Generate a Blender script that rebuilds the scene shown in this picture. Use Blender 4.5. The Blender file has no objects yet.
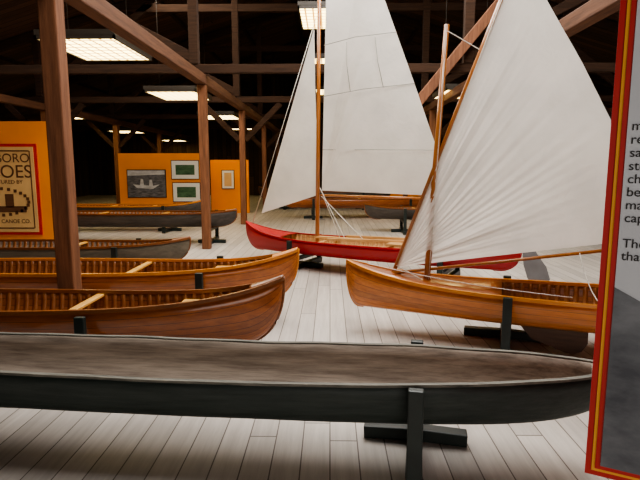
import bpy, bmesh, math, random
from mathutils import Vector, Matrix
random.seed(4)
S=bpy.context.scene
COL=S.collection

# ------------------------------------------------------------ materials
def nt(name):
    m=bpy.data.materials.new(name); m.use_nodes=True
    t=m.node_tree; b=t.nodes['Principled BSDF']; return m,t,b
def N(t,typ,**k):
    n=t.nodes.new(typ)
    for a,v in k.items(): setattr(n,a,v)
    return n
def c4(c): return (c[0],c[1],c[2],1)
def plain(name,col,rough=.6,var=.15,scale=8,metal=0):
    m,t,b=nt(name)
    tc=N(t,'ShaderNodeTexCoord'); no=N(t,'ShaderNodeTexNoise'); no.inputs['Scale'].default_value=scale; no.inputs['Detail'].default_value=5
    t.links.new(tc.outputs['Object'],no.inputs['Vector'])
    r=N(t,'ShaderNodeValToRGB'); r.color_ramp.elements[0].position=.3; r.color_ramp.elements[1].position=.7
    r.color_ramp.elements[0].color=c4([x*(1-var) for x in col]); r.color_ramp.elements[1].color=c4([min(1,x*(1+var)) for x in col])
    t.links.new(no.outputs['Fac'],r.inputs['Fac']); t.links.new(r.outputs['Color'],b.inputs['Base Color'])
    b.inputs['Roughness'].default_value=rough; b.inputs['Metallic'].default_value=metal
    return m
def wood(name,c1,c2,stretch=(1,12,12),scale=3,rough=.5,planks=0,coat=0,bump=.1,gap=(.02,.01,.005)):
    """grain running along X (or along the axis with the smallest stretch); planks = strips per uv-v"""
    m,t,b=nt(name)
    tc=N(t,'ShaderNodeTexCoord'); mp=N(t,'ShaderNodeMapping'); mp.inputs['Scale'].default_value=stretch
    t.links.new(tc.outputs['Object'],mp.inputs['Vector'])
    no=N(t,'ShaderNodeTexNoise'); no.inputs['Scale'].default_value=scale; no.inputs['Detail'].default_value=8; no.inputs['Roughness'].default_value=.65
    t.links.new(mp.outputs['Vector'],no.inputs['Vector'])
    r=N(t,'ShaderNodeValToRGB'); r.color_ramp.elements[0].position=.32; r.color_ramp.elements[1].position=.68
    r.color_ramp.elements[0].color=c4(c1); r.color_ramp.elements[1].color=c4(c2)
    t.links.new(no.outputs['Fac'],r.inputs['Fac'])
    out=r.outputs['Color']
    if planks:
        uv=N(t,'ShaderNodeSeparateXYZ'); t.links.new(tc.outputs['UV'],uv.inputs[0])
        mu=N(t,'ShaderNodeMath',operation='MULTIPLY'); mu.inputs[1].default_value=planks; t.links.new(uv.outputs['Y'],mu.inputs[0])
        fl=N(t,'ShaderNodeMath',operation='FLOOR'); t.links.new(mu.outputs[0],fl.inputs[0])
        fr=N(t,'ShaderNodeMath',operation='FRACT'); t.links.new(mu.outputs[0],fr.inputs[0])
        wn=N(t,'ShaderNodeTexWhiteNoise',noise_dimensions='1D'); t.links.new(fl.outputs[0],wn.inputs['W'])
        mr=N(t,'ShaderNodeMapRange'); mr.inputs['To Min'].default_value=.78; mr.inputs['To Max'].default_value=1.1; t.links.new(wn.outputs['Value'],mr.inputs['Value'])
        mx=N(t,'ShaderNodeVectorMath',operation='SCALE'); t.links.new(out,mx.inputs[0]); t.links.new(mr.outputs[0],mx.inputs['Scale'])
        lt=N(t,'ShaderNodeMath',operation='LESS_THAN'); lt.inputs[1].default_value=.06; t.links.new(fr.outputs[0],lt.inputs[0])
        m2=N(t,'ShaderNodeMix',data_type='RGBA'); t.links.new(lt.outputs[0],m2.inputs['Factor']); t.links.new(mx.outputs[0],m2.inputs['A']); m2.inputs['B'].default_value=c4(gap)
        out=m2.outputs['Result']
    t.links.new(out,b.inputs['Base Color'])
    b.inputs['Roughness'].default_value=rough
    b.inputs['Coat Weight'].default_value=coat; b.inputs['Coat Roughness'].default_value=.12
    if bump:
        bp=N(t,'ShaderNodeBump'); bp.inputs['Strength'].default_value=bump; bp.inputs['Distance'].default_value=.01
        t.links.new(no.outputs['Fac'],bp.inputs['Height']); t.links.new(bp.outputs['Normal'],b.inputs['Normal'])
    return m
def boards(name,c1,c2,width,axis='X',grain=(14,1,1),rough=.5,gapcol=(.05,.04,.03),gapw=.05,vlo=.8,vhi=1.1,scale=2.5,length=3.0):
    m,t,b=nt(name)
    tc=N(t,'ShaderNodeTexCoord'); se=N(t,'ShaderNodeSeparateXYZ'); t.links.new(tc.outputs['Object'],se.inputs[0])
    dv=N(t,'ShaderNodeMath',operation='DIVIDE'); dv.inputs[1].default_value=width; t.links.new(se.outputs[axis],dv.inputs[0])
    fl=N(t,'ShaderNodeMath',operation='FLOOR'); t.links.new(dv.outputs[0],fl.inputs[0])
    fr=N(t,'ShaderNodeMath',operation='FRACT'); t.links.new(dv.outputs[0],fr.inputs[0])
    wn0=N(t,'ShaderNodeTexWhiteNoise',noise_dimensions='1D'); t.links.new(fl.outputs[0],wn0.inputs['W'])
    # end joints along the other axis
    oth='Y' if axis=='X' else ('X' if axis=='Z' else 'Z')
    if axis=='X' and grain[2]<grain[1]: oth='Z'
    d2=N(t,'ShaderNodeMath',operation='DIVIDE'); d2.inputs[1].default_value=length; t.links.new(se.outputs[oth],d2.inputs[0])
    of=N(t,'ShaderNodeMath',operation='MULTIPLY_ADD'); of.inputs[1].default_value=7.3; t.links.new(wn0.outputs['Value'],of.inputs[0]); t.links.new(d2.outputs[0],of.inputs[2])
    f2=N(t,'ShaderNodeMath',operation='FLOOR'); t.links.new(of.outputs[0],f2.inputs[0])
    fr2=N(t,'ShaderNodeMath',operation='FRACT'); t.links.new(of.outputs[0],fr2.inputs[0])
    cb=N(t,'ShaderNodeCombineXYZ'); t.links.new(fl.outputs[0],cb.inputs[0]); t.links.new(f2.outputs[0],cb.inputs[1])
    wn=N(t,'ShaderNodeTexWhiteNoise',noise_dimensions='3D'); t.links.new(cb.outputs[0],wn.inputs['Vector'])
    mr=N(t,'ShaderNodeMapRange'); mr.inputs['To Min'].default_value=vlo; mr.inputs['To Max'].default_value=vhi; t.links.new(wn.outputs['Value'],mr.inputs['Value'])
    mp=N(t,'ShaderNodeMapping'); mp.inputs['Scale'].default_value=grain; t.links.new(tc.outputs['Object'],mp.inputs['Vector'])
    no=N(t,'ShaderNodeTexNoise'); no.inputs['Scale'].default_value=scale; no.inputs['Detail'].default_value=8; no.inputs['Roughness'].default_value=.7
    t.links.new(mp.outputs['Vector'],no.inputs['Vector'])
    r=N(t,'ShaderNodeValToRGB'); r.color_ramp.elements[0].position=.3; r.color_ramp.elements[1].position=.7
    r.color_ramp.elements[0].color=c4(c1); r.color_ramp.elements[1].color=c4(c2); t.links.new(no.outputs['Fac'],r.inputs['Fac'])
    mx=N(t,'ShaderNodeVectorMath',operation='SCALE'); t.links.new(r.outputs['Color'],mx.inputs[0]); t.links.new(mr.outputs[0],mx.inputs['Scale'])
    lt=N(t,'ShaderNodeMath',operation='LESS_THAN'); lt.inputs[1].default_value=gapw; t.links.new(fr.outputs[0],lt.inputs[0])
    lt2=N(t,'ShaderNodeMath',operation='LESS_THAN'); lt2.inputs[1].default_value=.0025; t.links.new(fr2.outputs[0],lt2.inputs[0])
    mxx=N(t,'ShaderNodeMath',operation='MAXIMUM'); t.links.new(lt.outputs[0],mxx.inputs[0]); t.links.new(lt2.outputs[0],mxx.inputs[1])
    m2=N(t,'ShaderNodeMix',data_type='RGBA'); t.links.new(mxx.outputs[0],m2.inputs['Factor']); t.links.new(mx.outputs[0],m2.inputs['A']); m2.inputs['B'].default_value=c4(gapcol)
    t.links.new(m2.outputs['Result'],b.inputs['Base Color']); b.inputs['Roughness'].default_value=rough
    sb=N(t,'ShaderNodeMath',operation='SUBTRACT'); sb.inputs[0].default_value=1; t.links.new(mxx.outputs[0],sb.inputs[1])
    bp=N(t,'ShaderNodeBump'); bp.inputs['Strength'].default_value=.4; bp.inputs['Distance'].default_value=.006
    t.links.new(sb.outputs[0],bp.inputs['Height']); t.links.new(bp.outputs['Normal'],b.inputs['Normal'])
    return m
def sailmat(name,col=(.94,.90,.84)):
    m,t,b=nt(name)
    tc=N(t,'ShaderNodeTexCoord'); no=N(t,'ShaderNodeTexNoise'); no.inputs['Scale'].default_value=2.2; no.inputs['Detail'].default_value=7
    t.links.new(tc.outputs['Object'],no.inputs['Vector'])
    r=N(t,'ShaderNodeValToRGB'); r.color_ramp.elements[0].color=c4([x*.84 for x in col]); r.color_ramp.elements[1].color=c4(col)
    r.color_ramp.elements[0].position=.25; r.color_ramp.elements[1].position=.65
    t.links.new(no.outputs['Fac'],r.inputs['Fac']); t.links.new(r.outputs['Color'],b.inputs['Base Color']); b.inputs['Roughness'].default_value=.85
    tr=N(t,'ShaderNodeBsdfTranslucent'); t.links.new(r.outputs['Color'],tr.inputs['Color'])
    n2=N(t,'ShaderNodeTexNoise'); n2.inputs['Scale'].default_value=5; n2.inputs['Detail'].default_value=3; n2.inputs['Distortion'].default_value=1.2
    t.links.new(tc.outputs['Object'],n2.inputs['Vector'])
    bp=N(t,'ShaderNodeBump'); bp.inputs['Strength'].default_value=.5; bp.inputs['Distance'].default_value=.02
    t.links.new(n2.outputs['Fac'],bp.inputs['Height']); t.links.new(bp.outputs['Normal'],b.inputs['Normal']); t.links.new(bp.outputs['Normal'],tr.inputs['Normal'])
    mx=N(t,'ShaderNodeMixShader'); mx.inputs[0].default_value=.5
    o=t.nodes['Material Output']; t.links.new(b.outputs[0],mx.inputs[1]); t.links.new(tr.outputs[0],mx.inputs[2]); t.links.new(mx.outputs[0],o.inputs['Surface'])
    return m
def lampmat():
    m,t,b=nt('prismatic_diffuser')
    tc=N(t,'ShaderNodeTexCoord'); se=N(t,'ShaderNodeSeparateXYZ'); t.links.new(tc.outputs['Object'],se.inputs[0])
    outs=[]
    for ax,w in (('X',.145),('Y',.2)):
        d=N(t,'ShaderNodeMath',operation='DIVIDE'); d.inputs[1].default_value=w; t.links.new(se.outputs[ax],d.inputs[0])
        f=N(t,'ShaderNodeMath',operation='FRACT'); t.links.new(d.outputs[0],f.inputs[0])
        l=N(t,'ShaderNodeMath',operation='LESS_THAN'); l.inputs[1].default_value=.22; t.links.new(f.outputs[0],l.inputs[0]); outs.append(l)
    mx=N(t,'ShaderNodeMath',operation='MAXIMUM'); t.links.new(outs[0].outputs[0],mx.inputs[0]); t.links.new(outs[1].outputs[0],mx.inputs[1])
    mc=N(t,'ShaderNodeMix',data_type='RGBA'); t.links.new(mx.outputs[0],mc.inputs['Factor']); mc.inputs['A'].default_value=(1,.78,.33,1); mc.inputs['B'].default_value=(.22,.10,.012,1)
    t.links.new(mc.outputs['Result'],b.inputs['Emission Color']); b.inputs['Emission Strength'].default_value=8
    b.inputs['Base Color'].default_value=(.6,.55,.4,1)
    return m

M_floor=boards('pine_floor_boards',(.42,.375,.335),(.57,.52,.47),.15,'X',(10,.6,1),.5,(.13,.105,.085),.045,.84,1.06,2.2,3.6)
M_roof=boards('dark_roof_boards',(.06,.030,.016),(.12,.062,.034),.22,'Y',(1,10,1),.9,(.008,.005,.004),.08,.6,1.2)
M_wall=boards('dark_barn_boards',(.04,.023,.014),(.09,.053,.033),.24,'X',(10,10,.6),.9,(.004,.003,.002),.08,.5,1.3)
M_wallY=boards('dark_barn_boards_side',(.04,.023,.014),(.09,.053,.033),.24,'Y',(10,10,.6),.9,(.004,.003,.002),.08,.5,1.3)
M_post=wood('old_timber_post',(.11,.042,.018),(.26,.105,.047),(9,9,.7),3,.7,bump=.4)
M_beam=wood('old_timber_beam',(.07,.028,.013),(.16,.068,.031),(9,.7,9),3,.75,bump=.4)
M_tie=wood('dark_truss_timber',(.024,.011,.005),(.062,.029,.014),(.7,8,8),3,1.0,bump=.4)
M_orange=plain('orange_painted_panel',(.88,.28,.012),.75,.05,2)
M_black=plain('black_painted_stand',(.012,.020,.018),.4,.3,10)
M_dug_o=wood('dugout_dark_green_paint',(.012,.021,.018),(.036,.047,.042),(1,10,10),4,.55,bump=.3)
M_dug_i=wood('dugout_weathered_interior',(.15,.115,.09),(.38,.315,.255),(.7,9,9),3.5,.85,bump=.25)
M_dug_r=wood('dugout_worn_rim',(.06,.06,.05),(.22,.205,.17),(1.5,14,14),4,.75,bump=.4)
M_ced_o=wood('varnished_cedar_strip',(.34,.085,.011),(.54,.165,.022),(.8,12,12),3,.3,planks=9,coat=.7,bump=.03,gap=(.12,.035,.006))
M_ced_d=wood('dark_varnished_cedar',(.25,.060,.009),(.43,.12,.018),(.8,12,12),3,.3,planks=9,coat=.7,bump=.03,gap=(.09,.022,.004))
M_ced_i=wood('canoe_interior_cedar',(.21,.07,.022),(.34,.125,.038),(.8,12,12),3,.4,planks=9,coat=.2,bump=.03)
M_light_o=wood('light_varnished_cedar',(.50,.14,.016),(.70,.24,.036),(.8,12,12),3,.3,planks=8,coat=.7,bump=.03,gap=(.25,.07,.015))
M_rib=wood('canoe_rib_ash',(.25,.09,.026),(.36,.14,.042),(8,3,8),3,.4,coat=.2,bump=.03)
M_gun=wood('varnished_gunwale',(.52,.17,.022),(.70,.27,.045),(1,14,14),4,.3,coat=.6,bump=.03)
M_dgun=wood('dark_gunwale',(.13,.04,.010),(.26,.085,.02),(1,14,14),4,.35,coat=.5,bump=.03)
M_spruce=wood('spruce_thwart',(.70,.36,.08),(.85,.50,.15),(10,1,10),3,.35,coat=.4,bump=.03)
M_spar=wood('varnished_spar',(.34,.11,.022),(.50,.19,.042),(10,10,.8),3,.3,coat=.6,bump=.03)
M_red=plain('red_hull_paint',(.40,.014,.018),.45,.08,3)
M_reddeck=wood('pale_wood_deck',(.50,.27,.11),(.68,.42,.19),(1,12,12),3,.4,bump=.05)
M_grey_o=wood('grey_canvas_hull',(.10,.085,.06),(.18,.15,.11),(1,6,6),3,.6,bump=.2)
M_dark_o=wood('charcoal_hull',(.035,.028,.025),(.08,.065,.055),(1,6,6),3,.5,bump=.2)
M_brown=wood('brown_centreboard',(.065,.030,.016),(.13,.065,.035),(1,8,8),3,.5,bump=.1)
M_alu=plain('grey_metal_rudder',(.22,.22,.23),.45,.1,6,.4)
M_sail=sailmat('cotton_sailcloth')
M_seam=plain('sail_seam_stitching',(.32,.30,.26),.8,.05)
M_rope=plain('white_cotton_rope',(.72,.68,.60),.8,.1,60)
M_lamp=lampmat()
M_house=plain('lamp_housing',(.05,.04,.03),.5,.1)
M_redp=plain('red_print_border',(.50,.024,.022),.5,.04)
M_yel=plain('gold_print_line',(.80,.38,.05),.5,.04)
M_pgrey=plain('pale_grey_print',(.58,.60,.64),.55,.10,1.5)
M_ink=plain('black_ink',(.02,.018,.018),.6,.05)
M_paper=plain('aged_poster_paper',(.66,.42,.18),.7,.1,3)
M_pbrown=plain('poster_brown_ink',(.12,.05,.02),.7,.1)
M_white=plain('white_mat_board',(.75,.74,.70),.7,.03)
def photomat(name,lo,hi,scale=6,st=(1,1,3)):
    return wood(name,lo,hi,st,scale,.4,bump=0)
M_bw=photomat('photo_print_water',(.03,.03,.035),(.22,.22,.23),3,(2,1,9))
M_bwl=photomat('photo_print_light_tone',(.35,.35,.35),(.65,.65,.65),3)
M_bwd=photomat('dark_photo_print',(.07,.075,.09),(.20,.21,.23),4,(1,1,2))
M_green=photomat('green_picture_print',(.015,.05,.025),(.10,.20,.11),3)

# ------------------------------------------------------------ mesh helpers
def mk(name,verts,faces,mats,parent=None,smooth=False,matidx=None,uvs=None):
    me=bpy.data.meshes.new(name); me.from_pydata([tuple(v) for v in verts],[],faces)
    for m in (mats if isinstance(mats,(list,tuple)) else [mats]): me.materials.append(m)
    if smooth: me.polygons.foreach_set('use_smooth',[True]*len(me.polygons))
    if matidx: me.polygons.foreach_set('material_index',matidx)
    if uvs:
        ul=me.uv_layers.new(name='UVMap')
        for l in me.loops: ul.data[l.index].uv=uvs[l.vertex_index]
    me.update()
    o=bpy.data.objects.new(name,me); COL.objects.link(o)
    if parent: o.parent=parent
    return o
def empty(name,loc=(0,0,0),rz=0):
    o=bpy.data.objects.new(name,None); COL.objects.link(o); o.location=loc; o.rotation_euler=(0,0,rz); o.empty_display_size=.2; return o
def worldparent(o,p):
    o.parent=p; o.matrix_parent_inverse=(Matrix.Translation(p.location)@Matrix.Rotation(p.rotation_euler[2],4,'Z')).inverted()
class B:
    """accumulates boxes / beams in one mesh"""
    def __init__(s): s.v=[];s.f=[];s.mi=[]
    def box(s,c,sz,rz=0,mi=0):
        cx,cy,cz=c; a,b,d=sz[0]/2,sz[1]/2,sz[2]/2; k=len(s.v); co,si=math.cos(rz),math.sin(rz)
        for z in(-d,d):
            for x,y in((-a,-b),(a,-b),(a,b),(-a,b)): s.v.append((cx+x*co-y*si,cy+x*si+y*co,cz+z))
        s.f+=[tuple(k+i for i in q) for q in((3,2,1,0),(4,5,6,7),(0,1,5,4),(1,2,6,5),(2,3,7,6),(3,0,4,7))]; s.mi+=[mi]*6
    def beam(s,p,q,w,h,mi=0):
        p=Vector(p);q=Vector(q);d=(q-p).normalized(); up=Vector((0,0,1)) if abs(d.z)<.95 else Vector((1,0,0))
        sd=d.cross(up).normalized(); u=sd.cross(d).normalized(); k=len(s.v)
        for e in(p,q):
            for a,b in((-1,-1),(1,-1),(1,1),(-1,1)): s.v.append(tuple(e+sd*a*w/2+u*b*h/2))
        s.f+=[tuple(k+i for i in t) for t in((0,1,2,3),(7,6,5,4),(4,5,1,0),(5,6,2,1),(6,7,3,2),(7,4,0,3))]; s.mi+=[mi]*6
    def out(s,name,mats,parent=None,bevel=0):
        o=mk(name,s.v,s.f,mats,parent,False,s.mi)
        if bevel:
            b=o.modifiers.new('bevel','BEVEL'); b.width=bevel; b.segments=2
        return o
def box(name,c,sz,mat,parent=None,rz=0,bevel=0):
    b=B(); b.box(c,sz,rz); return b.out(name,mat,parent,bevel)
def sweep(name,pts,w,h,mat,parent=None):
    pts=[Vector(p) for p in pts]; v=[];f=[]; n=len(pts)
    for i,p in enumerate(pts):
        d=(pts[min(i+1,n-1)]-pts[max(i-1,0)]).normalized(); sd=d.cross(Vector((0,0,1))); sd=sd.normalized() if sd.length>1e-3 else Vector((0,1,0)); u=sd.cross(d)
        for a,b in((-1,-1),(1,-1),(1,1),(-1,1)): v.append(p+sd*a*w/2+u*b*h/2)
    for i in range(n-1):
        for j in range(4): f.append((i*4+j,i*4+(j+1)%4,i*4+4+(j+1)%4,i*4+4+j))
    f.append((3,2,1,0)); f.append(tuple((n-1)*4+j for j in range(4)))
    o=mk(name,v,f,mat,parent); return o
def pole(name,pts,r,mat,parent=None,r2=None,seg=12):
    """tapered round pole along polyline"""
    pts=[Vector(p) for p in pts]; n=len(pts); v=[];f=[]
    for i,p in enumerate(pts):
        d=(pts[min(i+1,n-1)]-pts[max(i-1,0)]).normalized(); up=Vector((0,0,1)) if abs(d.z)<.9 else Vector((1,0,0))
        a=d.cross(up).normalized(); b=a.cross(d); rr=r+((r2 if r2 else r)-r)*i/(n-1)
        for k in range(seg): t=2*math.pi*k/seg; v.append(p+a*math.cos(t)*rr+b*math.sin(t)*rr)
    for i in range(n-1):
        for k in range(seg): f.append((i*seg+k,i*seg+(k+1)%seg,(i+1)*seg+(k+1)%seg,(i+1)*seg+k))
    f.append(tuple(range(seg))[::-1]); f.append(tuple((n-1)*seg+k for k in range(seg)))
    return mk(name,v,f,mat,parent,True)

# ------------------------------------------------------------ canoe builder
def canoe(name,center,rz,L,Bm,zk,zr,zeL,zeR,mo,mi,mg,e=.14,p=2.2,q=.85,endb=.005,stem=.86,th=.012,ribs=True,deck=.9,deckR=None,
          thwarts=(-.45,0,.45),seats=(),rimexp=5,mdeck=None,keelrise=.015,full=.75,gw=.03,gh=.028,mrib=None,mthw=None,stemband=True,wob=0):
    E=empty(name,(center[0],center[1],0),rz)
    def b_(s): return Bm*max(0,1-abs(s)**p)**q+endb+wob*(math.sin(s*13)+.6*math.sin(s*29+1))
    def r_(s):
        ze=zeL if s<0 else zeR
        return zr+(ze-zr)*abs(s)**rimexp+wob*(math.sin(s*9+2)+.5*math.sin(s*31))
    def k_(s):
        a=abs(s); k=zk+keelrise*a*a
        if a>1-e:
            t=min(1,(a-(1-e))/e); k+=(r_(s)-k)*stem*(1-math.sqrt(max(0,1-t*t)))
        return k
    Mh=9
    def sec(s,ins=0):
        b=max(.002,b_(s)-ins); k=k_(s)+ins; r=r_(s); o=[]
        for j in range(-Mh,Mh+1):
            t=abs(j)/Mh*math.pi/2; y=b*math.sin(t)**full*(1 if j>=0 else -1); z=k+(r-k)*(1-math.cos(t)**.9 if j not in(-Mh,Mh) else 1)
            o.append((s*L/2,y,z))
        return o
    Ns=72; ss=[math.sin(math.pi/2*(-1+2*i/Ns)) for i in range(Ns+1)]
    v=[];f=[];uv=[]; W=2*Mh+1
    for s in ss:
        for j,pnt in enumerate(sec(s)):
            v.append(pnt); uv.append((s*L/2,abs(j-Mh)/Mh))
    for i in range(Ns):
        for j in range(W-1): f.append((i*W+j,i*W+j+1,(i+1)*W+j+1,(i+1)*W+j))
    f.append(tuple(range(W))[::-1]); f.append(tuple(Ns*W+j for j in range(W)))
    hull=mk('hull',v,f,[mo,mi],E,True,None,uv)
    sm=hull.modifiers.new('shell','SOLIDIFY'); sm.thickness=th; sm.offset=-1; sm.material_offset=1; sm.material_offset_rim=1
    for sd,nm in((-1,'gunwale_near'),(1,'gunwale_far')):
        sweep(nm,[(s*L/2,sd*(b_(s)-.004),r_(s)+.004) for s in ss],gw,gh,mg,E)
    if stemband:
        for sg,nm in((-1,'stem_left'),(1,'stem_right')):
            pts=[]
            for i in range(17):
                s=(1-e*1.3)+e*1.3*math.sin(math.pi/2*i/16); pts.append((sg*(s*L/2+.004),0,k_(sg*s)-.002))
            pts.append((sg*(L/2+.006),0,r_(sg)+.015))
            pole(nm,pts,.011,mg,E,seg=8)
    if ribs:
        rv=[];rf=[]; x=-L/2*.93
        while x<L/2*.93:
            a=sec(x/(L/2),th+.003); b=sec((x+.042)/(L/2),th+.003); k=len(rv); rv+=a+b; n=len(a)
            rf+=[(k+j,k+n+j,k+n+j+1,k+j+1) for j in range(n-1)]; x+=.075
        ro=mk('ribs',rv,rf,mrib or M_rib,E,True); so=ro.modifiers.new('t','SOLIDIFY'); so.thickness=.004
    for sg,dk in((-1,deck),(1,deckR or deck)):
        if dk and dk<1:
            dv=[];df=[]; n=14
            for i in range(n+1):
                s=sg*(dk+(1-dk)*i/n); b=b_(s)
                for y,h in((-1,0),(-.5,.012),(0,.018),(.5,.012),(1,0)): dv.append((s*L/2,y*b,r_(s)+.004+h))
            for i in range(n):
                for j in range(4): df.append((i*5+j,i*5+j+1,i*5+6+j,i*5+5+j))
            d=mk('deck_left' if sg<0 else 'deck_right',dv,df,mdeck or mg,E,True); so=d.modifiers.new('t','SOLIDIFY'); so.thickness=.012
    bb=B()
    for s in thwarts: bb.box((s*L/2,0,r_(s)-.02),(.06,2*b_(s)-.02,.022))
    for s in seats:
        bb.box((s*L/2,0,r_(s)-.06),(.22,2*b_(s)-.07,.018)); 
    if thwarts or seats: bb.out('thwarts',mthw or M_spruce,E,.004)
    return E,r_,b_,k_

def stand(center,rz,half,ztop,zk,foot=.6,off=.1,post=.07,frac=0):
    """U-shaped display trestle. local x along canoe, y across"""
    E=B(); co,si=math.cos(rz),math.sin(rz)
    def P(x,y,z): return (center[0]+x*co-y*si,center[1]+x*si+y*co,z)
    E.box(P(0,0,.04),(.08,2*half+.08,.08),rz)           # floor sleeper
    for sg in(-1,1): E.box(P(0,sg*half,.08+(ztop-.08)/2),(post,.045,ztop-.08),rz)   # uprights
    E.box(P(0,0,zk-.035),(.05,2*half-.04,.06),rz)       # cradle bar
    for sg in(-1,1):                                    # tapered foot bar halves
        E.beam(P(sg*.03,off,.045),P(sg*foot/2,off,.035),.08,.07)
    return E.out('canoe_stand',M_black,None,.006)

# ------------------------------------------------------------ room
X0,X1,Y0,Y1=-13,13,-3,28; RIDGE,EAVE=7.2,3.3
def roofz(x): return RIDGE-(RIDGE-EAVE)*abs(x)/13
box('floor',(0,(Y0+Y1)/2,-.05),(X1-X0,Y1-Y0,.1),M_floor)
def gable(name,y):
    t=.1; v=[]
    for yy in(y,y+t): v+=[(X0,yy,0),(X1,yy,0),(X1,yy,EAVE),(0,yy,RIDGE),(X0,yy,EAVE)]
    f=[(0,1,2,3,4),(9,8,7,6,5)]+[(i,5+i,5+(i+1)%5,(i+1)%5) for i in range(5)]
    return mk(name,v,f,M_wall)
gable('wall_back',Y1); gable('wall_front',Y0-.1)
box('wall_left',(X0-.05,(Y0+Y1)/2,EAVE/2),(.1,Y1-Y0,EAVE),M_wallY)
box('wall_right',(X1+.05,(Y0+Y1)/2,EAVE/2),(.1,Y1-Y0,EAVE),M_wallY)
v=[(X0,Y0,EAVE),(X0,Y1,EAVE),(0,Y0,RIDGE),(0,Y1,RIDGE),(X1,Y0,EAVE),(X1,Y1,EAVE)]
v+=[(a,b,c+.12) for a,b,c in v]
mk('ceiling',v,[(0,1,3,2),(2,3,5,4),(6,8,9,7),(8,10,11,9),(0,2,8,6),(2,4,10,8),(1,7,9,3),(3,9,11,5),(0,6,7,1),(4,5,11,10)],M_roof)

PX=(-2.28,2.62)
bays=(-.8,4.42,9.5,13.7,18.2,22.8)
for y in bays:
    for x in PX:
        w=.15
        xx,yy=x,y
        if y<6 and x>0: xx,yy=2.95,4.62 if y>0 else y
        box('timber_post',(xx,yy,1.475),(w,w,2.95),M_post,None,0,.012)
    for x in(-7.4,7.8): box('timber_post',(x,y,1.475),(.18,.18,2.95),M_post,None,0,.012)
for i,x in enumerate(PX+(-7.4,7.8)):
    box('long_beam_%d'%(i+1),(x,(Y0+Y1)/2,3.035),(.17,Y1-Y0-.02,.17),M_beam,None,0,.012)  # longitudinal timber beams carried on the post tops
for y in bays:
    b=B()
    b.beam((X0+.02,y,3.22),(X1-.02,y,3.22),.12,.15)
    for sg in(-1,1):
        b.beam((sg*12.8,y,roofz(12.8)-.12),(0,y,RIDGE-.14),.15,.2)
        b.beam((sg*2.4,y,3.3),(sg*2.4,y,roofz(2.4)-.1),.16,.16)
        b.beam((sg*7.5,y,3.3),(sg*7.5,y,roofz(7.5)-.1),.16,.16)
        b.beam((sg*2.4,y,3.4),(sg*6.0,y,roofz(6)-.15),.14,.16)
        b.beam((sg*7.5,y,3.4),(sg*4.2,y,roofz(4.2)-.15),.14,.16)
    b.beam((-5.5,y,roofz(5.5)-.1),(5.5,y,roofz(5.5)-.1),.14,.18)
    for x in PX+(-7.4,7.8):
        if y>11 or x<-3:
            b.beam((x+.08,y,2.2),(x+1.0,y,3.12),.1,.14)
            b.beam((x-.08,y,2.2),(x-1.0,y,3.12),.1,.14)
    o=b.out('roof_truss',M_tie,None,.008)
    if y in(9.5,):
        b=B(); b.beam((1.45,y-.16,2.52),(3.45,y-.16,4.98),.12,.17); b.out('timber_brace',M_post,None,.01)
b=B()
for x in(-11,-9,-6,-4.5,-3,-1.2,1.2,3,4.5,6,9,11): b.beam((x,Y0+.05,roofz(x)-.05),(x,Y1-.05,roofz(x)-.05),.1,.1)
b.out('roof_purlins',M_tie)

# ceiling lights
def troffer(x,y,z=3.62,w=1.1,l=1.5):
    E=empty('ceiling_light',(x,y,z))
    b=B(); b.box((0,0,.05),(w,l,.08))
    for sx in(-1,1): b.box((sx*(w/2-.015),0,-.01),(.03,l,.05))
    for sy in(-1,1): b.box((0,sy*(l/2-.015),-.01),(w,.03,.05))
    b.out('housing',M_house,E)
    box('diffuser',(0,0,-.016),(w-.07,l-.07,.012),M_lamp,E)
    hz=roofz(abs(x)+w/2)-z-.02
    for sx in(-1,1):
        pole('hanger_rod_%d'%(1 if sx<0 else 2),[(sx*w*.4,0,.08),(sx*w*.4,0,hz)],.006,M_house,E,seg=6)
for x,y,z in((-3.45,8.0,3.25),(-3.37,11.9,3.1),(-3.40,16.4,3.05),(-4.1,24.6,3.3),(-8.1,16.9,3.12),(-8.3,21.5,2.95),(-7.9,26.6,2.85),(-.05,10.7,4.4),(-.1,14.6,4.3),(0,20,4.3),(2.95,11.9,3.12),(5,17,3.4),(9.3,19.6,3.4),(9,11.2,3.4),(-9.3,11.5,3.4),(3.6,24.6,3.3),(9.3,25,3.3)):
    troffer(x,y,z)

# ------------------------------------------------------------ orange exhibit walls
def picture(E,name,x,z,w,h,y,mats,frame=.02,matw=.0):
    b=B(); b.box((x,y,z),(w,.02,h)); 
    o=b.out(name+'_frame',mats[0],E)
    if matw>0: box(name+'_mat',(x,y-.012,z),(w-2*frame,.01,h-2*frame),mats[1],E)
    box(name+'_print',(x,y-.018,z),(w-2*(frame+matw),.01,h-2*(frame+matw)),mats[2],E)
def text(E,name,body,loc,size,mat,align='CENTER',rot=(math.pi/2,0,0)):
    c=bpy.data.curves.new(name,'FONT'); c.body=body; c.size=size; c.align_x=align; c.extrude=.001; c.materials.append(mat)
    o=bpy.data.objects.new(name,c); COL.objects.link(o); o.parent=E; o.location=loc; o.rotation_euler=rot; return o
E=empty('exhibit_partition',(-6.46,8.6,0))
box('panel',(0,0,1.12),(4.0,.1,2.24),M_orange,E)
P=empty('canoe_poster',(-5.48,8.535,1.13))
box('red_border',(0,0,0),(1.36,.02,1.5),M_redp,P); box('paper',(0,-.015,0),(1.26,.012,1.4),M_paper,P)
text(P,'title','PETERBORO',(0,-.024,.45),.205,M_pbrown); text(P,'title_large','CANOES',(0,-.024,.2),.30,M_pbrown)
text(P,'subtitle','MANUFACTURED BY',(0,-.024,.10),.09,M_pbrown)
text(P,'imprint','PETERBORO CANOE CO.',(0,-.024,-.55),.09,M_pbrown)
b=B()
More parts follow.
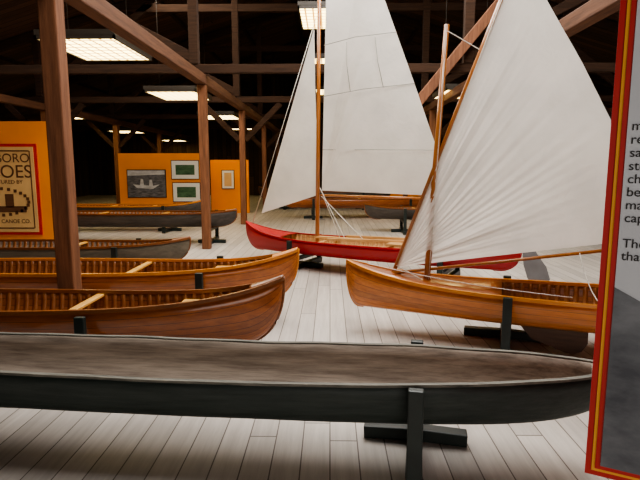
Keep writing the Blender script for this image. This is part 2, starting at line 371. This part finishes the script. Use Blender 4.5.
for i in range(26):
    a=2*math.pi*i/26; b.box((math.cos(a)*.5,-.024,-.2+math.sin(a)*.22),(.05,.004,.05))
b.box((0,-.024,-.32),(.9,.004,.1)); b.box((.18,-.024,-.18),(.14,.004,.22)); b.box((-.2,-.024,-.2),(.12,.004,.18)); b.box((0,-.024,.635),(1.12,.004,.02)); b.box((0,-.024,-.635),(1.12,.004,.02))
for sx in(-1,1): b.box((sx*.57,-.024,0),(.018,.004,1.27))
b.out('engraving',M_pbrown,P)
E=empty('exhibit_partition',(-5.1,16,0))
box('panel',(0,0,.96),(2.75,.1,1.92),M_orange,E)
E=empty('exhibit_partition',(-3.3,17.2,0)); box('panel',(0,0,.87),(1.25,.1,1.74),M_orange,E)
def framed(name,x,y,z,w,h,pm,mw):
    E=empty(name,(x,y,z)); picture(E,'picture',0,0,w,h,0,(M_ink,M_white,pm),.02,mw); return E
E=framed('framed_photograph',-5.62,15.93,1.0,1.2,.86,M_bw,.0)
mk('pictured_canoe',[(-.42,-.026,-.02),(-.30,-.026,-.13),(.2,-.026,-.16),(.42,-.026,-.02),(.2,-.026,-.06),(-.2,-.026,-.04)],[(0,1,2,3,4,5)],M_bwl,E)
mk('pictured_paddlers',[(-.2,-.027,-.04),(-.08,-.027,-.05),(-.1,-.027,.14),(-.17,-.027,.15),(.08,-.027,-.06),(.2,-.027,-.06),(.17,-.027,.12),(.1,-.027,.12)],[(0,1,2,3),(4,5,6,7)],M_bwl,E)
mk('pictured_sky',[(-.57,-.0255,.24),(.57,-.0255,.28),(.57,-.0255,.4),(-.57,-.0255,.4)],[(0,1,2,3)],M_bwl,E)
framed('framed_picture',-4.42,15.93,1.42,.86,.58,M_green,.12)
framed('framed_picture',-4.40,15.93,.74,.86,.60,M_green,.12)
framed('framed_picture',-3.35,17.13,1.10,.42,.62,M_paper,.07)
E=empty('exhibit_partition',(2.6,20,0)); box('panel',(0,0,.8),(3.4,.1,1.6),M_orange,E)

# ------------------------------------------------------------ boats
# dugout in front
dr=-.075
canoe('dugout_canoe',(-1.26,2.655),dr,5.2,.235,.250,.50,.53,.53,M_dug_o,M_dug_i,M_dug_r,e=.24,p=4.2,q=.7,endb=.06,stem=.42,th=.028,ribs=False,deck=0,thwarts=(),rimexp=3,full=.55,gw=.026,gh=.012,stemband=False,keelrise=.01,wob=.003)
stand((.44,2.525),-.17,.335,.525,.247,.56,.20)
stand((-2.35,2.735),dr,.34,.525,.247,.58,.13)
# varnished canoes at left
canoe('cedar_canoe',(-2.80,3.82),0,4.9,.34,.16,.485,.66,.67,M_ced_d,M_ced_i,M_dgun,e=.13,thwarts=(-.35,.38),seats=(.72,),deck=.9)
stand((-1.72,3.82),0,.385,.48,.155,.55,.0)
stand((-4.0,3.82),0,.385,.48,.155,.55,.0)
canoe('cedar_canoe',(-2.82,5.12),0,5.0,.42,.17,.50,.67,.68,M_ced_o,M_ced_i,M_gun,e=.13,thwarts=(-.35,.35),seats=(.7,),deck=.9)
stand((-1.20,5.12),0,.465,.54,.165,.55,.0)
stand((-4.4,5.12),0,.465,.54,.165,.55,.0)
# right varnished sailing canoe
ra=-math.radians(18.26)
EW,r_,b_,k_=canoe('sailing_canoe',(2.54,4.02),ra,5.0,.40,.20,.47,.63,.60,M_light_o,M_ced_i,M_gun,e=.05,deck=.45,deckR=.6,thwarts=(-.1,.3),mdeck=M_light_o,mthw=M_gun,p=2.0,q=.75,stem=.8,full=.6)
def onc(c,a,x,y=0): return (c[0]+x*math.cos(a)-y*math.sin(a),c[1]+x*math.sin(a)+y*math.cos(a))
sc=onc((2.56,4.02),ra,-1.10); stand(sc,ra,.44,.50,.195,.7,.12)
sc=onc((2.56,4.02),ra,1.2); stand(sc,ra,.44,.50,.195,.7,.12)
# centreboard under hull
def plate(name,pts,c,a,mat,E,t=.02):
    n=len(pts); v=[];f=[]
    for y in(-t/2,t/2):
        for x,z in pts: v.append((x,c+y,z))
    f=[tuple(range(n)),tuple(range(n,2*n))[::-1]]+[(i,n+i,n+(i+1)%n,(i+1)%n) for i in range(n)]
    o=mk(name,v,f,mat,E); return o
plate('centreboard',[(-1.02,.26),(-.46,.26),(-.46,.10),(-.50,.03),(-.55,.004),(-.62,.008),(-.88,.10)],-.12,0,M_brown,EW)

def fan(name,T,bound,pa,pb,amp,waves,belly,E,mat=M_sail,nr=26,na=160,seed=0):
    """sail cloth fanned from tack T to boundary polyline, plane Y=pa-pb*X"""
    nrm=Vector((pb,1,0)).normalized(); v=[];f=[]
    segs=[math.dist(bound[i],bound[i+1]) for i in range(len(bound)-1)]; tot=sum(segs)
    rnd=random.Random(seed); ph=[rnd.uniform(0,6.28) for _ in waves]
    for ia in range(na+1):
        d=tot*ia/na; i=0
        while i<len(segs)-1 and d>segs[i]: d-=segs[i]; i+=1
        k=d/segs[i]; bx=bound[i][0]+(bound[i+1][0]-bound[i][0])*k; bz=bound[i][1]+(bound[i+1][1]-bound[i][1])*k
        for ir in range(nr+1):
            r=(ir/nr)**.9; x=T[0]+(bx-T[0])*r; z=T[1]+(bz-T[1])*r
            u=ia/na; off=belly*math.sin(math.pi*u)*math.sin(math.pi*min(1,r*.95))
            for w,(kk,am) in enumerate(waves): off+=amp*am*math.sin(kk*u*6.28+ph[w]+1.2*math.sin(r*3+w)+.8*math.sin(u*11+w*2))*(.45+.55*math.sin(u*7+w*1.7+r*2.5))*min(1,r*2.2)*(1.15-r)*min(1,8*min(u,1-u)+.15)
            v.append(Vector((x,pa-pb*x,z))+nrm*off)
    for ia in range(na):
        for ir in range(nr):
            a=ia*(nr+1)+ir; f.append((a,a+1,a+nr+2,a+nr+1))
    o=mk(name,v,f,mat,None,True); worldparent(o,E); return o
def wp(o,E): worldparent(o,E); return o
# near sail
pa,pb=4.863,.33
def pl(x,z,d=0): 
    n=Vector((pb,1,0)).normalized(); return tuple(Vector((x,pa-pb*x,z))+n*d)
fan('sail',(.60,.60),[(2.207,.90),(2.20,1.2),(2.185,1.55),(2.165,1.86),(1.95,2.3),(1.69,2.78),(1.49,3.19)],pa,pb,.010,[(8,1.2),(13,.8),(21,.5),(3.5,1.8),(31,.25)],-.10,EW,seed=3,nr=40,na=260)
wp(pole('yard_spar',[pl(.55,.46),pl(1.05,1.93),pl(1.53,3.30)],.019,M_spar,None,.015),EW)
wp(pole('boom',[pl(.57,.545,-.02),pl(1.4,.70,-.03),pl(2.27,.86,-.02)],.014,M_spar,None),EW)
wp(pole('mast',[(.852,4.55,.27),(.91,4.56,1.5),(.972,4.57,2.68)],.03,M_spar,None,.022),EW)
def rope(name,p,q,E,r=.004,sag=0):
    p=Vector(p);q=Vector(q); pts=[p.lerp(q,i/10)-Vector((0,0,sag*math.sin(math.pi*i/10))) for i in range(11)]
    wp(pole(name,pts,r,M_rope,None,seg=6),E)
rope('halyard',(.975,4.54,2.62),(1.23,4.46,2.45),EW); rope('halyard_fall',(.965,4.53,2.6),(.87,4.50,.52),EW,.003)
rope('sheet',(2.0,4.15,.82),(2.0,3.80,.5),EW,.004,.05); rope('downhaul',(.60,4.65,.62),(.85,4.5,.5),EW,.004)
rope('painter',(.35,4.72,.62),(1.9,4.0,.49),EW,.004,.03)
wp(pole('luff_lacing',[pl(.62,.62,-.025),pl(1.05,1.86,-.025),pl(1.47,3.12,-.025)],.004,M_rope,None,seg=6),EW)

# red sailing canoe
rr=-math.radians(27.3)
ER,r2,b2,k2=canoe('red_sailing_canoe',(.51,7.34),rr,4.16,.42,.20,.44,.63,.50,M_red,M_reddeck,M_red,e=.12,deck=.62,deckR=.7,thwarts=(-.3,.2),mdeck=M_red,mrib=M_reddeck,p=2.0,q=.8,mthw=M_reddeck,gh=.02)
sc=onc((.51,7.34),rr,-1.0); stand(sc,rr,.45,.45,.195,.6,0)
sc=onc((.51,7.34),rr,1.2); stand(sc,rr,.45,.45,.195,.6,0)
plate('rudder',[(2.10,.46),(2.15,.56),(2.22,.55),(2.27,.45),(2.38,.30),(2.43,.15),(2.37,.06),(2.24,.05),(2.17,.15),(2.12,.3)],0,0,M_alu,ER,.015)
bb=B(); bb.box((.15,0,.47),(1.9,.09,.03)); bb.beam((-.5,-.22,.475),(1.0,.05,.50),.06,.035); bb.beam((-.4,.22,.475),(1.1,.14,.52),.06,.035)
bb.box((.55,.02,.47),(.28,.62,.025)); bb.out('loose_spars',M_reddeck,ER)
pa,pb=7.61,.516
fan('mainsail',(-.12,1.16),[(1.29,1.13),(1.345,1.5),(1.37,1.80),(1.10,2.6),(.726,3.66),(.45,4.45)],pa,pb,.012,[(5,1),(9,.6)],-.12,ER,seed=5)
o=fan('mainsail_head',(-.12,1.16),[(.45,4.45),(-.05,4.45)],pa,pb,.003,[(2,1)],0,ER,seed=8)
fan('jib',(-1.08,.78),[(-.16,1.10),(-.18,1.7),(-.21,2.6),(-.23,3.46)],pa,pb,.010,[(3,1),(6,.5)],-.08,ER,seed=6)
wp(pole('mast',[pl(-.19,.25),pl(-.17,2.4),pl(-.15,4.9)],.032,M_spar,None,.024),ER)
wp(pole('boom',[pl(-.14,1.09),pl(1.42,1.09)],.018,M_spar,None,.015),ER)
wp(pole('forestay',[pl(-1.25,.58),pl(-.2,3.6)],.005,M_rope,None,seg=6),ER)
for i,(a,c) in enumerate([((-.1,1.75),(1.36,1.72)),((-.09,2.5),(1.11,2.58)),((-.08,3.2),(.88,3.25)),((.25,3.2),(.32,2.53)),((.62,3.22),(.75,2.55))]):
    wp(pole('seam_%d'%(i+1),[pl(a[0],a[1],-.06 if i>2 else -.02),pl((a[0]+c[0])/2,(a[1]+c[1])/2,-.13 if i>2 else -.15),pl(c[0],c[1],-.03 if i<3 else -.1)],.005,M_seam,None,seg=6),ER)
rope('sheet_1',pl(-.12,1.08,-.02),pl(.55,.46,-.1),ER,.005); rope('sheet_2',pl(-.14,1.2,-.02),pl(.3,.46,-.15),ER,.005); rope('sheet_3',pl(-.1,1.08),pl(.15,.47),ER,.005)

# background canoes
def onstands(name,c,a,L,B_,zk,zr,ze,mo,mi,mg,sx=1.4,**k):
    canoe(name,c,a,L,B_,zk,zr,ze,ze,mo,mi,mg,**k)
    for s in(-sx,sx): stand(onc(c,a,s),a,B_+.05,zr+.03,zk-.005,.55,0)
onstands('grey_canvas_canoe',(-4.12,6.85),0,4.5,.38,.24,.47,.56,M_grey_o,M_dug_i,M_dgun,e=.12,thwarts=(-.3,.3))
onstands('charcoal_canoe',(-3.95,10.25),0,4.2,.40,.32,.60,.66,M_dark_o,M_dug_i,M_dgun,1.6,e=.2,thwarts=(-.3,.3),stem=.7)
onstands('charcoal_canoe',(-5.2,12.2),0,4.4,.40,.32,.60,.72,M_dark_o,M_ced_i,M_gun,e=.15)
onstands('charcoal_canoe',(5.2,10.6),-.1,5,.42,.25,.56,.74,M_dark_o,M_ced_i,M_gun)
onstands('charcoal_canoe',(2.9,12.0),-.05,4.2,.42,.3,.56,.66,M_dark_o,M_dug_i,M_dgun,1.2)
onstands('cedar_canoe',(6.6,6.9),-.2,5,.42,.25,.56,.74,M_ced_o,M_ced_i,M_gun)
onstands('cedar_canoe',(.9,15.4),.06,4.6,.42,.3,.58,.76,M_ced_d,M_ced_i,M_dgun)
onstands('charcoal_canoe',(-.2,18.9),-.05,4.8,.42,.3,.62,.8,M_dark_o,M_dug_i,M_dgun)
onstands('cedar_canoe',(5.6,14.6),-.05,4.8,.42,.3,.62,.8,M_ced_d,M_ced_i,M_dgun)

# ------------------------------------------------------------ information panel at right
ip=-math.radians(27.26)
E=empty('information_panel',(.785,1.5,0),ip)
box('board',(.5,.012,1.39),(1.0,.024,1.64),M_redp,E)
box('gold_line',(.5,-.002,1.39),(.966,.004,1.606),M_yel,E)
box('inner_red_border',(.5,-.005,1.39),(.948,.004,1.588),M_redp,E)
box('printed_face',(.5,-.009,1.39),(.920,.004,1.560),M_pgrey,E)
mk('canoe_photograph',[(.040,-.012,.610),(.960,-.012,.610),(.960,-.012,1.05),(.25,-.012,1.05),(.040,-.012,1.16)],[(0,1,2,3,4)],M_bwd,E)
body="many of the early members of\nrecreational canoe clubs. Their\nsailing rigs were light, with\nsteep sides, and quick to\nchange. These canoes soon\nbecame racers with tall\nmasts and large sails of\ncapable design.\n\nThe decked canoes\nthat raced here were"
text(E,'body_text',body,(.050,-.0125,1.60),.036,M_ink,'LEFT')
bb=B(); 
for x in(.12,.88):
    bb.box((x,.05,1.1),(.05,.05,2.2)); bb.box((x,.05,.02),(.06,.45,.04))
bb.out('legs',M_black,E)

# ------------------------------------------------------------ light
def area(name,loc,size,sy,power,col,rot=(0,0,0)):
    l=bpy.data.lights.new(name,'AREA'); l.shape='RECTANGLE'; l.size=size; l.size_y=sy; l.energy=power; l.color=col
    o=bpy.data.objects.new(name,l); COL.objects.link(o); o.location=loc; o.rotation_euler=rot; return o
area('overhead_fill',(1.2,5.9,6.45),3.8,8.5,1250,(1,.97,.93))  # added fill lamp above the view; the roof has no opening
area('overhead_fill',(-3.5,10,5.85),2.0,8,330,(1,.90,.76),(0,-.29,0))  # added warm fill under the left roof slope, no real source there
area('added_front_fill',(1.2,-2.85,1.6),3.4,2.6,70,(1,.96,.9),(math.radians(90),0,0))  # added fill lamp behind the camera to brighten sails and information panel
bb=B()
for sx in(-1,1): bb.box((1.2+sx*1.78,-2.93,1.5),(.14,.12,3.0))
bb.box((1.2,-2.93,3.0),(3.7,.12,.14)); bb.out('added_door_frame_1',M_post)  # invented frame dressing the front fill lamp; wall behind it is solid
w=bpy.data.worlds.new('world'); S.world=w; w.use_nodes=True
w.node_tree.nodes['Background'].inputs[0].default_value=(.6,.55,.5,1); w.node_tree.nodes['Background'].inputs[1].default_value=.1
try: S.view_settings.look='AgX - Medium High Contrast'
except Exception: pass

cam=bpy.data.cameras.new('camera'); co=bpy.data.objects.new('camera',cam); COL.objects.link(co)
cam.sensor_width=36; cam.lens=29.25; co.location=(0,0,1.5); co.rotation_euler=(math.radians(90-7.97),0,math.radians(1.1)); cam.clip_start=.05
S.camera=co
